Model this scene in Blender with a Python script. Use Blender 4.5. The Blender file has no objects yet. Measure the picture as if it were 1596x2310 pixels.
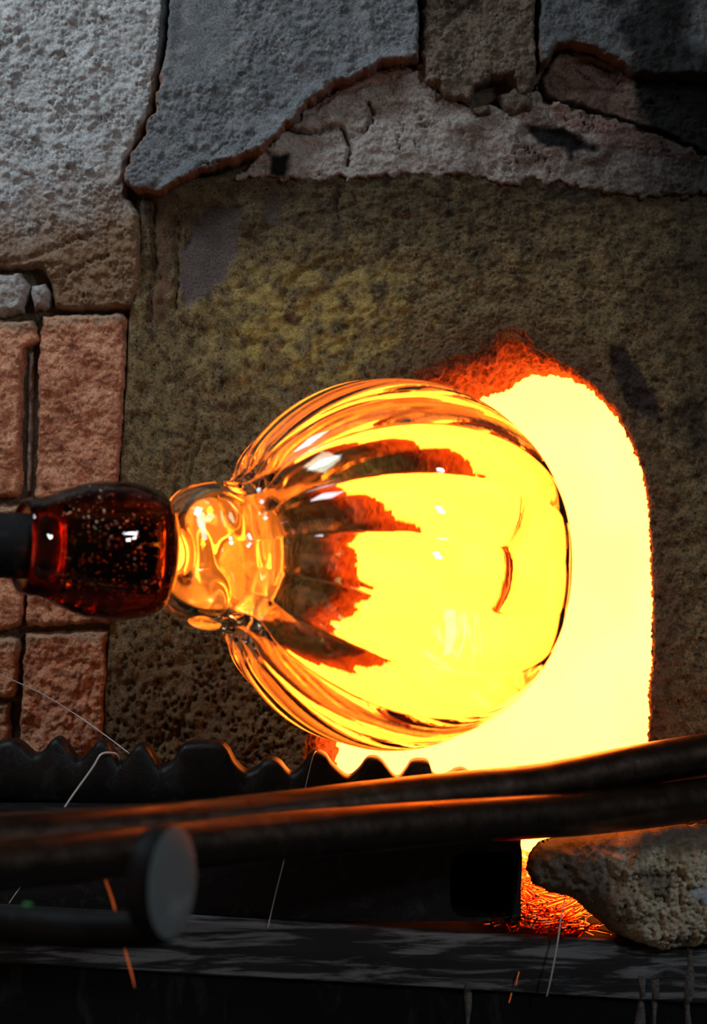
import bpy, math, random
import numpy as np
from mathutils import Matrix, Vector

# ------------------------------------------------------------------ camera
W, H, F = 1596, 2310, 5333.0
CAM_Y, CZ = -1.6, 1.2
scene = bpy.context.scene
cam_d = bpy.data.cameras.new('camera')
cam = bpy.data.objects.new('camera', cam_d)
scene.collection.objects.link(cam)
cam.location = (0, CAM_Y, CZ)
cam.rotation_euler = (math.pi / 2, 0, 0)
cam_d.sensor_fit = 'VERTICAL'
cam_d.sensor_height = 24.0
cam_d.lens = F / H * 24.0
cam_d.clip_start = 0.05
cam_d.dof.use_dof = True
cam_d.dof.focus_distance = 1.525
cam_d.dof.aperture_fstop = cam_d.lens / 1000 / 0.0165
scene.camera = cam

# ------------------------------------------------------------------ world, light, exposure
world = bpy.data.worlds.new('world')
scene.world = world
world.use_nodes = True
world.node_tree.nodes['Background'].inputs[0].default_value = (0.55, 0.65, 0.75, 1)
world.node_tree.nodes['Background'].inputs[1].default_value = 0.02

def area(name, loc, target, sx, sy, power, col):
    d = bpy.data.lights.new(name, 'AREA')
    d.shape = 'RECTANGLE'; d.size = sx; d.size_y = sy
    d.energy = power; d.color = col
    o = bpy.data.objects.new(name, d)
    scene.collection.objects.link(o)
    o.location = loc
    o.rotation_euler = (Vector(target) - Vector(loc)).to_track_quat('-Z', 'Y').to_euler()
    return o

# skylight high on the left, over the furnace front
area('skylight', (-0.58, -0.42, CZ + 0.80), (-0.16, 0, CZ + 0.12), 0.25, 0.25, 4.4, (0.74, 0.89, 1.0))
# added warm fill light, unseen on the left, to brighten the bricks
area('warm_fill', (-1.05, -1.0, CZ - 0.25), (-0.2, 0, CZ - 0.12), 0.80, 0.80, 1.5, (1.0, 0.55, 0.28))
# two panes of a window behind the camera on the right
for k, dz in enumerate((0.0, 0.34)):
    area('window_light', (1.35, -2.35, CZ + 0.9 + dz), (0.03, -0.15, CZ - 0.03), 0.20, 0.18, 7.0, (0.92, 0.96, 1.0))

scene.view_settings.view_transform = 'Standard'
scene.view_settings.look = 'None'
scene.view_settings.gamma = 1
scene.view_settings.use_curve_mapping = False
scene.view_settings.exposure = 0.0
cy = scene.cycles
cy.max_bounces = 20
cy.transmission_bounces = 20
cy.glossy_bounces = 10
cy.diffuse_bounces = 4
cy.transparent_max_bounces = 12
cy.blur_glossy = 0.3
cy.sample_clamp_indirect = 12
cy.use_denoising = True

# ------------------------------------------------------------------ helpers
def sc(y):                       # metres per photo pixel at depth y
    return (y - CAM_Y) / F
def at(px, py, y):
    s = sc(y)
    return Vector(((px - W / 2) * s, y, CZ + (H / 2 - py) * s))
S0 = sc(0.0)

def hash2(ix, iy, seed):
    h = (ix.astype(np.int64) * 374761393 + iy.astype(np.int64) * 668265263 + seed * 974634777) & 0xffffffff
    h = ((h ^ (h >> 13)) * 1274126177) & 0xffffffff
    h = ((h ^ (h >> 16)) * 2246822519) & 0xffffffff
    return (h ^ (h >> 15)) & 0xffffffff

def perlin(x, y, seed=0):
    x0 = np.floor(x); y0 = np.floor(y)
    fx = x - x0; fy = y - y0
    u = fx * fx * fx * (fx * (fx * 6 - 15) + 10); v = fy * fy * fy * (fy * (fy * 6 - 15) + 10)
    def g(dx, dy):
        a = hash2(x0 + dx, y0 + dy, seed) / 4294967296.0 * 2 * np.pi
        return np.cos(a) * (fx - dx) + np.sin(a) * (fy - dy)
    a = g(0, 0) * (1 - u) + g(1, 0) * u
    b = g(0, 1) * (1 - u) + g(1, 1) * u
    return (a * (1 - v) + b * v) * 1.4

def fbm(x, y, octv=4, seed=0, gain=0.5):
    t = 0; a = 1.0; f = 1.0
    for k in range(octv):
        t = t + a * perlin(x * f + 17.3 * k, y * f - 9.1 * k, seed + k)
        a *= gain; f *= 2.03
    return t

def worley(x, y, seed=0):
    x0 = np.floor(x); y0 = np.floor(y)
    f1 = np.full(x.shape, 9.0); f2 = np.full(x.shape, 9.0)
    for dx in (-1, 0, 1):
        for dy in (-1, 0, 1):
            cx = x0 + dx; cyy = y0 + dy
            px = cx + hash2(cx, cyy, seed) / 4294967296.0
            py = cyy + hash2(cx, cyy, seed + 77) / 4294967296.0
            d = np.hypot(px - x, py - y)
            f2 = np.minimum(f2, np.maximum(f1, d)); f1 = np.minimum(f1, d)
    return f1, f2

def sstep(a, b, x):
    t = np.clip((x - a) / (b - a), 0, 1)
    return t * t * (3 - 2 * t)

def seg_dist(x, y, pts, closed=True):
    d = np.full(x.shape, 1e9); n = len(pts)
    for i in range(n if closed else n - 1):
        ax, ay = pts[i]; bx, by = pts[(i + 1) % n]
        ex, ey = bx - ax, by - ay
        t = np.clip(((x - ax) * ex + (y - ay) * ey) / max(ex * ex + ey * ey, 1e-9), 0, 1)
        d = np.minimum(d, np.hypot(x - ax - t * ex, y - ay - t * ey))
    return d

def inside(x, y, pts):
    r = np.zeros(x.shape, bool); n = len(pts)
    for i in range(n):
        ax, ay = pts[i]; bx, by = pts[(i + 1) % n]
        c = ((ay > y) != (by > y))
        if by != ay:
            r ^= c & (x < (bx - ax) * (y - ay) / (by - ay) + ax)
    return r

def sdist(x, y, pts):            # positive inside
    d = seg_dist(x, y, pts)
    return np.where(inside(x, y, pts), d, -d)

def stain(x, y, pts, soft=20, rag=22, seed=5):
    d = sdist(x, y, pts) + rag * fbm(x / 45, y / 45, 4, seed)
    return sstep(-soft, soft, d)

def mesh_np(name, co, faces, mat=None, parent=None, smooth=True, attrs=None):
    me = bpy.data.meshes.new(name)
    co = np.asarray(co, np.float32); faces = np.asarray(faces, np.int32)
    nf, k = faces.shape
    me.vertices.add(len(co)); me.vertices.foreach_set('co', co.ravel())
    me.loops.add(nf * k); me.loops.foreach_set('vertex_index', faces.ravel())
    me.polygons.add(nf)
    me.polygons.foreach_set('loop_start', np.arange(0, nf * k, k, dtype=np.int32))
    me.update(calc_edges=True)
    if smooth: me.shade_smooth()
    for an, av in (attrs or {}).items():
        a = me.attributes.new(an, 'FLOAT', 'POINT')
        a.data.foreach_set('value', np.asarray(av, np.float32))
    return link(name, me, mat, parent)

def mesh_py(name, vs, fs, mat=None, parent=None, smooth=False):
    me = bpy.data.meshes.new(name)
    me.from_pydata([tuple(v) for v in vs], [], fs)
    me.update()
    if smooth: me.shade_smooth()
    return link(name, me, mat, parent)

def link(name, me, mat, parent):
    o = bpy.data.objects.new(name, me)
    scene.collection.objects.link(o)
    if mat: me.materials.append(mat)
    if parent:
        o.parent = parent
        if parent.parent is None: o.matrix_parent_inverse = Matrix.Translation(-parent.location)
    return o

def tag(o, label, cat, group=None):
    o['label'] = label; o['category'] = cat
    if group: o['group'] = group
    return o

def thing(name, loc, label, cat, group=None):
    o = bpy.data.objects.new(name, None)
    scene.collection.objects.link(o)
    o.location = loc; o.empty_display_size = 0.02
    return tag(o, label, cat, group)

def grid_faces(nu, nv, close_u=False):
    iu = np.arange(nu if close_u else nu - 1); iv = np.arange(nv - 1)
    U, V = np.meshgrid(iu, iv, indexing='ij')
    U2 = (U + 1) % nu
    return np.stack([U * nv + V, U2 * nv + V, U2 * nv + V + 1, U * nv + V + 1], -1).reshape(-1, 4)

def catmull(pts, n):
    P = np.array(pts, float); P = np.vstack([2 * P[0] - P[1], P, 2 * P[-1] - P[-2]])
    m = len(P) - 3
    t = np.linspace(0, m - 1e-9, n); i = t.astype(int); u = (t - i)[:, None]
    p0, p1, p2, p3 = P[i], P[i + 1], P[i + 2], P[i + 3]
    return 0.5 * (2 * p1 + (p2 - p0) * u + (2 * p0 - 5 * p1 + 4 * p2 - p3) * u ** 2 + (3 * p1 - p0 - 3 * p2 + p3) * u ** 3)

def tube_co(path, rad, nseg=16, cap=True):
    """rings round a path; returns co, faces(quads)"""
    P = np.array([tuple(p) for p in path], float); n = len(P)
    R = np.full(n, rad) if np.isscalar(rad) else np.asarray(rad, float)
    T = np.gradient(P, axis=0); T /= np.linalg.norm(T, axis=1)[:, None]
    ref = np.array([0, 0, 1.0]) if abs(T[0][2]) < 0.9 else np.array([0, 1.0, 0])
    N = np.zeros_like(P); B = np.zeros_like(P)
    for i in range(n):
        b = np.cross(T[i], ref); b /= np.linalg.norm(b)
        nn = np.cross(b, T[i]); ref = nn; N[i] = nn; B[i] = b
    a = np.linspace(0, 2 * np.pi, nseg, endpoint=False)
    co = P[:, None, :] + R[:, None, None] * (np.cos(a)[None, :, None] * N[:, None, :] + np.sin(a)[None, :, None] * B[:, None, :])
    co = co.transpose(1, 0, 2).reshape(-1, 3)      # index = seg*n + ring
    f = grid_faces(nseg, n, True)
    return co, f

def tube(name, path, rad, mat, parent=None, nseg=16):
    P = [Vector(p) for p in path]
    co, f = tube_co(P, rad, nseg)
    n = len(P); co = list(map(tuple, co)); f = [tuple(int(i) for i in q) for q in f]
    f.append(tuple(s * n for s in range(nseg))[::-1]); f.append(tuple(s * n + n - 1 for s in range(nseg)))
    o = mesh_py(name, co, f, mat, parent, smooth=True)
    return o

def lathe(prof, C, ax, side, up, nseg):
    """prof (n,2) of (s, r) metres along axis ax from C; index = seg*n + i"""
    a = np.linspace(0, 2 * np.pi, nseg, endpoint=False)
    return a

# ------------------------------------------------------------------ materials
class NT:
    def __init__(s, name):
        s.m = bpy.data.materials.new(name); s.m.use_nodes = True
        s.t = s.m.node_tree; s.n = s.t.nodes; s.l = s.t.links
        s.b = s.n['Principled BSDF']; s.out = s.n['Material Output']
        s.pos = s.n.new('ShaderNodeNewGeometry').outputs['Position']
    def noise(s, scale, detail=4, rough=0.55, dist=0.0, vec=None, off=None, stretch=None):
        v = vec or s.pos
        if off or stretch:
            mp = s.n.new('ShaderNodeMapping'); s.l.new(v, mp.inputs[0])
            if off: mp.inputs[1].default_value = off
            if stretch: mp.inputs[3].default_value = stretch
            v = mp.outputs[0]
        x = s.n.new('ShaderNodeTexNoise'); s.l.new(v, x.inputs['Vector'])
        x.inputs['Scale'].default_value = scale; x.inputs['Detail'].default_value = detail
        x.inputs['Roughness'].default_value = rough; x.inputs['Distortion'].default_value = dist
        return x.outputs[0]
    def vor(s, scale, feature='F1'):
        x = s.n.new('ShaderNodeTexVoronoi'); s.l.new(s.pos, x.inputs['Vector']); x.feature = feature
        x.inputs['Scale'].default_value = scale
        return x.outputs['Distance']
    def ramp(s, fac, stops, interp='LINEAR'):
        r = s.n.new('ShaderNodeValToRGB'); s.l.new(fac, r.inputs[0]); r.color_ramp.interpolation = interp
        e = r.color_ramp.elements
        while len(e) < len(stops): e.new(0.5)
        for el, (p, c) in zip(e, stops):
            el.position = p; el.color = (*c, 1) if len(c) == 3 else c
        return r.outputs[0]
    def step(s, fac, a, b):
        m = s.n.new('ShaderNodeMapRange'); m.interpolation_type = 'SMOOTHSTEP'
        s.l.new(fac, m.inputs[0]); m.inputs[1].default_value = a; m.inputs[2].default_value = b
        return m.outputs[0]
    def mix(s, fac, a, b, mode='MIX'):
        x = s.n.new('ShaderNodeMix'); x.data_type = 'RGBA'; x.blend_type = mode
        for sock, v in ((x.inputs[0], fac), (x.inputs[6], a), (x.inputs[7], b)):
            if isinstance(v, (int, float)): sock.default_value = v
            elif isinstance(v, tuple): sock.default_value = (*v, 1)
            else: s.l.new(v, sock)
        return x.outputs[2]
    def math(s, op, a, b=0.0):
        x = s.n.new('ShaderNodeMath'); x.operation = op
        for sock, v in ((x.inputs[0], a), (x.inputs[1], b)):
            if isinstance(v, (int, float)): sock.default_value = v
            else: s.l.new(v, sock)
        return x.outputs[0]
    def attr(s, name):
        a = s.n.new('ShaderNodeAttribute'); a.attribute_name = name
        return a.outputs['Fac']
    def bump(s, h, strength=0.5, dist=0.001):
        b = s.n.new('ShaderNodeBump'); s.l.new(h, b.inputs['Height'])
        b.inputs['Strength'].default_value = strength; b.inputs['Distance'].default_value = dist
        s.l.new(b.outputs[0], s.b.inputs['Normal'])
    def set(s, **kw):
        for k, v in kw.items():
            sock = s.b.inputs[k]
            if isinstance(v, (int, float)): sock.default_value = v
            elif isinstance(v, tuple): sock.default_value = (*v, 1)
            else: s.l.new(v, sock)
        return s

def rock(name, stops, scale=90, stains=(), speck=0.35, speck_col=(0.03, 0.02, 0.015), speck_scale=420, bump=0.6, rough=0.9, grain=1500, grit=0.75):
    t = NT(name)
    c = t.ramp(t.noise(scale, 8, 0.68, 0.4), stops)
    if speck:
        d = t.step(t.noise(speck_scale, 3, 0.6, 0.6), 0.57, 0.64)
        c = t.mix(t.math('MULTIPLY', d, speck), c, speck_col)
        l = t.step(t.noise(speck_scale * 1.7, 2, 0.5, off=(3, 1, 2)), 0.62, 0.70)
        c = t.mix(t.math('MULTIPLY', l, 0.35), c, tuple(min(1, 2.0 * v) for v in stops[len(stops) // 2][1]))
    for an, col in stains:
        c = t.mix(t.attr(an), c, col)
    g = t.ramp(t.noise(700, 3, 0.7, off=(5, 5, 5)), [(0.34, (0.42, 0.42, 0.42)), (0.5, (0.95, 0.95, 0.95)), (0.66, (1.3, 1.3, 1.3))])
    c = t.mix(grit, c, g, 'MULTIPLY')
    t.set(**{'Base Color': c, 'Roughness': rough, 'Specular IOR Level': 0.25})
    t.bump(t.math('ADD', t.noise(grain, 4, 0.6), t.math('MULTIPLY', t.noise(grain / 3.5, 3, 0.6), 1.6)), bump, 0.0012)
    return t.m

M = {}
M['plaster'] = rock('pale_plaster', [(0.30, (0.34, 0.34, 0.34)), (0.5, (0.50, 0.49, 0.48)), (0.7, (0.62, 0.61, 0.60))], 70,
                    [('brown', (0.27, 0.15, 0.075))], speck=0.25, speck_col=(0.10, 0.08, 0.06))
M['sheet'] = rock('grey_mortar', [(0.33, (0.13, 0.14, 0.15)), (0.5, (0.20, 0.21, 0.22)), (0.66, (0.30, 0.305, 0.31))], 60,
                  [('edge', (0.34, 0.15, 0.08)), ('soot_shade', (0.012, 0.012, 0.012))], speck=0.2)
M['tan'] = rock('tan_mortar', [(0.33, (0.09, 0.065, 0.045)), (0.5, (0.17, 0.125, 0.09)), (0.66, (0.25, 0.195, 0.15))], 80,
                [('soot_shade', (0.015, 0.014, 0.013))], speck=0.35)
M['band'] = rock('pale_mortar', [(0.28, (0.12, 0.09, 0.075)), (0.45, (0.26, 0.20, 0.17)), (0.6, (0.40, 0.35, 0.31)), (0.75, (0.30, 0.20, 0.16))], 45,
                 [('pale', (0.44, 0.39, 0.35)), ('pink', (0.33, 0.19, 0.15)), ('soot_shade', (0.008, 0.007, 0.007))], speck=0.5)
M['underbrick'] = rock('sooty_brick', [(0.3, (0.08, 0.05, 0.04)), (0.55, (0.17, 0.11, 0.085)), (0.75, (0.24, 0.17, 0.14))], 60,
                       [('soot_shade', (0.006, 0.006, 0.006))], speck=0.4)
M['brick'] = rock('orange_brick', [(0.30, (0.26, 0.08, 0.045)), (0.46, (0.58, 0.235, 0.13)), (0.60, (0.80, 0.385, 0.22)), (0.75, (0.70, 0.41, 0.27))], 62,
                  [('dust', (0.38, 0.30, 0.20))], speck=0.55, speck_col=(0.09, 0.03, 0.02), speck_scale=300)
M['block'] = rock('ochre_refractory', [(0.33, (0.07, 0.042, 0.022)), (0.45, (0.20, 0.135, 0.065)), (0.56, (0.34, 0.23, 0.10)), (0.68, (0.33, 0.25, 0.15))], 105,
                  [('ochre', (0.62, 0.44, 0.13)), ('rust', (0.20, 0.105, 0.055)), ('scar', (0.16, 0.125, 0.12)), ('dark', (0.045, 0.03, 0.028)), ('soot_shade', (0.025, 0.02, 0.017))],
                  speck=0.9, speck_col=(0.02, 0.012, 0.007), speck_scale=520, bump=1.0, grit=0.8)
M['bed'] = rock('mortar_bed', [(0.3, (0.05, 0.035, 0.025)), (0.6, (0.13, 0.095, 0.06)), (0.8, (0.18, 0.14, 0.10))], 80, speck=0.3)
M['stone'] = rock('rough_stone', [(0.33, (0.36, 0.29, 0.18)), (0.5, (0.70, 0.63, 0.47)), (0.66, (0.86, 0.82, 0.70))], 130,
                  [('dark', (0.075, 0.066, 0.058)), ('splat', (0.55, 0.62, 0.70))], speck=0.5, speck_scale=380, bump=0.9, grit=0.45)
# hot reveal of the opening: bare burnt refractory
M['reveal'] = rock('burnt_refractory', [(0.36, (0.06, 0.018, 0.009)), (0.5, (0.38, 0.11, 0.04)), (0.66, (0.58, 0.21, 0.08))], 120, speck=0.5, bump=1.0)

def steel(name, dark, light, rough, scale=60, metal=0.7, stretch=None, bump=0.25, thr=(0.52, 0.66), spec=0.4):
    t = NT(name)
    n = t.noise(scale, 6, 0.65, 0.5, stretch=stretch)
    c = t.mix(t.step(n, *thr), dark, light)
    r = t.math('ADD', t.math('MULTIPLY', t.noise(scale * 2.3, 4, 0.6), 0.35), rough - 0.17)
    t.set(**{'Base Color': c, 'Metallic': metal, 'Roughness': r})
    t.set(**{'Specular IOR Level': spec})
    t.bump(t.noise(scale * 9, 4, 0.6), bump, 0.0006)
    return t.m
M['rail'] = steel('black_scaled_iron', (0.006, 0.0055, 0.0055), (0.016, 0.0155, 0.016), 0.46, 70, 0.0, bump=0.5, spec=0.22)
M['beam'] = steel('black_beam_iron', (0.008, 0.008, 0.009), (0.022, 0.022, 0.024), 0.55, 90, 0.0, bump=0.6, spec=0.2)
M['pipe'] = steel('dark_pipe_steel', (0.15, 0.105, 0.08), (0.21, 0.155, 0.12), 0.33, 40, 1.0, (1, 1, 1), bump=0.12)
M['ledge'] = steel('scuffed_ledge_steel', (0.018, 0.020, 0.023), (0.17, 0.185, 0.20), 0.6, 130, 0.0, (0.10, 1, 1.2), bump=0.8, thr=(0.46, 0.62), spec=0.2)
M['ledge_top'] = steel('black_ledge_top', (0.003, 0.003, 0.003), (0.008, 0.008, 0.008), 0.8, 90, 0.0, bump=0.6, spec=0.02)  # near-black to keep furnace glow off the same steel plate
M['apron'] = steel('black_apron_steel', (0.006, 0.0065, 0.0075), (0.016, 0.018, 0.021), 0.6, 34, 0.0, (1.6, 1, 0.6), bump=0.3, spec=0.06)
M['drip'] = rock('grey_drip', [(0.3, (0.07, 0.07, 0.07)), (0.7, (0.18, 0.18, 0.175))], 120, speck=0.4)
M['disc'] = steel('grey_disc_steel', (0.15, 0.175, 0.18), (0.22, 0.25, 0.255), 0.6, 30, 0.1, bump=0.1)
M['rod'] = steel('black_rod_steel', (0.006, 0.0055, 0.0055), (0.03, 0.028, 0.027), 0.55, 110, 0.0, bump=0.3, thr=(0.60, 0.72), spec=0.12)
M['blowpipe'] = steel('black_blowpipe_steel', (0.006, 0.006, 0.006), (0.02, 0.02, 0.022), 0.4, 120, 0.0, bump=1.0, spec=0.25)
t = NT('green_glass_bead'); t.set(**{'Base Color': (0.02, 0.25, 0.05), 'Roughness': 0.3}); M['green'] = t.m

def glass(name, col, rough=0.0, ior=1.5, absorb=None, wavy=0):
    t = NT(name)
    t.set(**{'Base Color': col, 'Roughness': rough, 'Transmission Weight': 1.0, 'IOR': ior})
    if wavy: t.bump(t.noise(140, 2, 0.5), wavy, 0.003)
    if absorb:
        v = t.n.new('ShaderNodeVolumeAbsorption')
        v.inputs['Color'].default_value = (*absorb[0], 1); v.inputs['Density'].default_value = absorb[1]
        t.l.new(v.outputs[0], t.out.inputs['Volume'])
    return t.m
M['glass'] = glass('amber_glass', (1.0, 0.90, 0.60), wavy=0.012)
M['moile'] = glass('brown_glass', (1.0, 0.95, 0.9), absorb=((0.86, 0.66, 0.14), 180), wavy=0.10)
M['core'] = glass('neck_glow_glass', (1.0, 0.95, 0.85))  # emissive volume gives the neck its orange light
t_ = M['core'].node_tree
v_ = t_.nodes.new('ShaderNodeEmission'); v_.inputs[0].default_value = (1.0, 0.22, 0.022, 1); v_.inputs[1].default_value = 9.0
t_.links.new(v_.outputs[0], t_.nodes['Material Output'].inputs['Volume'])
t = NT('bubble_wall'); t.set(**{'Base Color': (1.0, 0.66, 0.42), 'Metallic': 1.0, 'Roughness': 0.22}); M['bubble'] = t.m
t = NT('pale_glass_thread'); t.set(**{'Base Color': (0.85, 0.83, 0.80), 'Roughness': 0.12, 'Transmission Weight': 0.45, 'Specular IOR Level': 0.8}); M['thread'] = t.m
M['scraps'] = glass('amber_glass_scraps', (1.0, 0.42, 0.16), 0.02)
t = NT('glowing_orange_strand'); t.set(**{'Base Color': (0.5, 0.15, 0.05), 'Roughness': 0.3, 'Emission Color': (1.0, 0.16, 0.025), 'Emission Strength': 0.22}); M['hot'] = t.m  # faint emission gives the strand its orange light

t = NT('furnace_heat')          # incandescent chamber lining
e = t.n.new('ShaderNodeEmission')
n = t.noise(7, 2, 0.5)
c = t.mix(t.step(n, 0.38, 0.70), (17.0, 3.1, 0.36), (17.0, 3.5, 0.46))
t.l.new(c, e.inputs[0]); e.inputs[1].default_value = 1.0
t.l.new(e.outputs[0], t.out.inputs['Surface'])
M['heat'] = t.m

# ------------------------------------------------------------------ the furnace wall (setting)
def lumpy(x, y, s=1.0):
    wx = x + 5 * perlin(x / 14, y / 14, 3); wy = y + 5 * perlin(x / 14, y / 14, 4)
    f1, f2 = worley(wx / 25, wy / 25, 11)
    h1, h2 = worley(wx / 11, wy / 10, 12)
    g1, _ = worley(x / 46, y / 46, 31)
    m = sstep(-0.35, 0.35, fbm(x / 80, y / 80, 2, 8)); m2 = sstep(-0.4, 0.3, fbm(x / 60, y / 60, 2, 10))
    return s * (11 * np.clip(0.6 - f1, 0, 1) * (0.25 + m) - 5.5 * sstep(0.20, 0.02, h2 - h1) * m2 + 4 * np.clip(0.55 - h1, 0, 1) * m2
                + 9 * sstep(0.30, 0.10, g1) * (perlin(x / 60, y / 60, 9) > 0.05)
                + 8 * fbm(x / 110, y / 110, 3, 5) + 3.0 * fbm(x / 12, y / 12, 4, 6))

def pitted(x, y, s=1.0):
    wx = x + 6 * perlin(x / 11, y / 11, 13); wy = y + 6 * perlin(x / 11, y / 11, 14)
    f1, _ = worley(wx / 17, wy / 15, 21)
    g1, _ = worley(wx / 38, wy / 30, 22)
    m = sstep(-0.35, 0.25, fbm(x / 70, y / 70, 2, 18))
    low = sstep(1250, 1600, y) * sstep(760, 600, x) + 0.0
    return s * (-(3.5 + 8 * low) * sstep(0.34, 0.12, f1) * m - (6 + 8 * low) * sstep(0.20, 0.08, g1) + 9 * fbm(x / 90, y / 90, 3, 15)
                + 4.5 * fbm(x / 24, y / 24, 4, 16) + 2.2 * fbm(x / 7, y / 7, 3, 19, 0.6))

def flaky(x, y, s=1.0):
    n = fbm(x / 75, y / 60, 4, 41)
    st = np.floor(n * 3.5) / 3.5
    x = x + 14 * fbm(x / 20, y / 20, 3, 47); y = y + 14 * fbm(x / 20, y / 20, 3, 48)
    return s * (10 * (0.5 * n + 0.5 * st) + 3.5 * fbm(x / 15, y / 15, 4, 44) - 10 * sstep(0.28, 0.1, worley(x / 30, y / 24, 45)[0]) * sstep(0.0, 0.5, perlin(x / 80, y / 80, 46)))

def cracks(x, y, lines):
    t = np.zeros(x.shape)
    wob = 5 * fbm(x / 18, y / 18, 3, 61)
    for pts, w, dep in lines:
        t = t - dep * np.exp(-(seg_dist(x + wob, y + wob, pts, False) / w) ** 2)
    return t

wall = None
def piece(name, poly, front, hfun, mat, parent, base=0.014, edge=14, rag=5, step=3.0, seed=1, attrs=None, lines=(), undercut=0):
    """front: how far (m) the face stands proud of the wall plane; base: depth (m) behind it that the piece is bedded at"""
    P = np.array(poly, float)
    x0, y0 = P.min(0) - 6; x1, y1 = P.max(0) + 6
    nx = int((x1 - x0) / step) + 2; ny = int((y1 - y0) / step) + 2
    X, Y = np.meshgrid(np.linspace(x0, x1, nx), np.linspace(y0, y1, ny), indexing='ij')
    d = sdist(X, Y, poly) + rag * fbm(X / 32, Y / 32, 4, seed)
    e = np.clip(d / edge, 0, 1)
    prof = np.sqrt(np.clip(1 - (1 - e) ** 2, 0, 1))
    h = hfun(X, Y) + (cracks(X, Y, lines) if lines else 0)
    yy = base - (base + front) * prof - h * S0 * sstep(0.1, 1.0, e)
    keep = d > -1.2 * step
    # pull the outermost ring in to the outline so the edge is clean
    s = (-front - CAM_Y) / F
    xs = (X - W / 2) * s; zs = CZ + (H / 2 - Y) * s
    co = np.stack([xs, yy, zs], -1).reshape(-1, 3)
    f = grid_faces(nx, ny)
    k = keep.reshape(-1)
    f = f[k[f].all(1)]
    used = np.unique(f); remap = np.full(len(co), -1, np.int64); remap[used] = np.arange(len(used))
    at_ = {}
    for an, fn in (attrs or {}).items():
        at_[an] = fn(X, Y, d).reshape(-1)[used]
    f = remap[f]
    return mesh_np(name, co[used], f[:, ::-1], mat, parent, attrs=at_)

# bedding behind all pieces
def bed():
    vs = []; fs = []
    for (x0, y0, x1, y1) in ((-1500, -1200, 640, 2030), (-1500, 2420, 330, 3200), (640, -1200, 3000, 690), (1560, 690, 3000, 2060), (1620, 2420, 3000, 3200), (330, 2420, 1620, 3200)):
        y = 0.0105
        i = len(vs)
        vs += [at(x0, y0, y), at(x1, y0, y), at(x1, y1, y), at(x0, y1, y)]
        vs += [at(x0, y0, y + 0.06), at(x1, y0, y + 0.06), at(x1, y1, y + 0.06), at(x0, y1, y + 0.06)]
        fs += [(i, i + 3, i + 2, i + 1), (i, i + 1, i + 5, i + 4), (i + 1, i + 2, i + 6, i + 5), (i + 2, i + 3, i + 7, i + 6), (i + 3, i, i + 4, i + 7), (i + 4, i + 5, i + 6, i + 7)]
    o = mesh_py('wall_back', vs, fs, M['bed'])
    o['kind'] = 'structure'
    o['label'] = 'furnace wall of bricks, mortar and refractory block'
    return o
wall = bed()

L = -260; R = 1900; T = -260
poly_plaster = [(L, T), (378, T), (377, 0), (368, 100), (356, 170), (341, 250), (312, 310), (287, 360), (284, 440), (316, 480), (321, 560), (318, 640), (297, 698),
                (150, 699), (118, 694), (112, 640), (90, 604), (L, 606)]
piece('plaster', poly_plaster, 0.004, lambda x, y: lumpy(x, y, 1.15), M['plaster'], wall, edge=16, rag=4, seed=2,
      attrs={'brown': lambda x, y, d: np.clip(sstep(330, 590, y + 60 * fbm(x / 70, y / 70, 3, 71) + 0.25 * (x - 160)), 0, 1) * 0.95},
      lines=[([(-60, 602), (55, 588), (95, 570), (132, 553), (200, 530)], 7, 15), ([(150, 612), (200, 590), (245, 577)], 4, 14), ([(330, 330), (360, 200), (371, 60)], 5, 10)])
for poly in ([(L, 614), (40, 612), (62, 640), (58, 672), (48, 704), (10, 712), (L, 716)], [(64, 640), (98, 634), (112, 660), (111, 692), (84, 700), (70, 706)]):
    piece('mortar_lump', poly, 0.006, lambda x, y: 10 * fbm(x / 34, y / 34, 4, 53), M['plaster'], wall, edge=20, rag=5, seed=9,
          attrs={'brown': lambda x, y, d: 0.25 + 0 * x})

def dust(x, y, top): return sstep(38, 0, y - top + 18 * fbm(x / 30, y / 30, 3, 81)) * 0.7
bricks = [
    ([(L, 722), (70, 718), (84, 734), (85, 768), (72, 778), (55, 788), (49, 850), (46, 1000), (45, 1112), (36, 1122), (L, 1126)], 722, 0.003),
    ([(92, 710), (180, 706), (276, 703), (288, 722), (284, 840), (272, 1040), (260, 1240), (250, 1408), (150, 1412), (54, 1418), (58, 1300), (72, 1130), (80, 960), (83, 800)], 706, 0.004),
    ([(52, 1428), (110, 1424), (246, 1420), (240, 1550), (231, 1700), (226, 1830), (30, 1830), (42, 1620)], 1425, 0.003),
    ([(L, 1138), (38, 1136), (62, 1140), (56, 1280), (48, 1404), (20, 1424), (L, 1430)], 1130, 0.001),
    ([(L, 1440), (22, 1436), (42, 1440), (38, 1560), (26, 1576), (L, 1580)], 1438, 0.002),
    ([(L, 1588), (18, 1588), (22, 1700), (20, 1830), (L, 1830)], 1588, 0.000)]
for i, (poly, top, fr) in enumerate(bricks):
    piece('brick', poly, fr, lambda x, y: 0.8 * pitted(x + 371 * i, y, 0.9) + 10 * fbm(x / 60, y / 60, 4, 90 + i), M['brick'], wall, edge=13, rag=5, seed=20 + i,
          attrs={'dust': lambda x, y, d, top=top: dust(x, y, top)},
          lines=[([(45, 1425), (75, 1420), (108, 1428)], 4, 8), ([(150, 1720), (170, 1600), (190, 1500)], 5, 6), ([(210, 1500), (200, 1600), (225, 1700)], 6, 8)])
piece('mortar_strip', [(60, 796), (80, 786), (78, 960), (72, 1110), (54, 1116), (58, 950)], -0.008, lambda x, y: 3 * fbm(x / 20, y / 20, 3, 99), M['plaster'], wall,
      base=0.016, edge=10, rag=2, attrs={'brown': lambda x, y, d: 0.5 + 0 * x})

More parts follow.
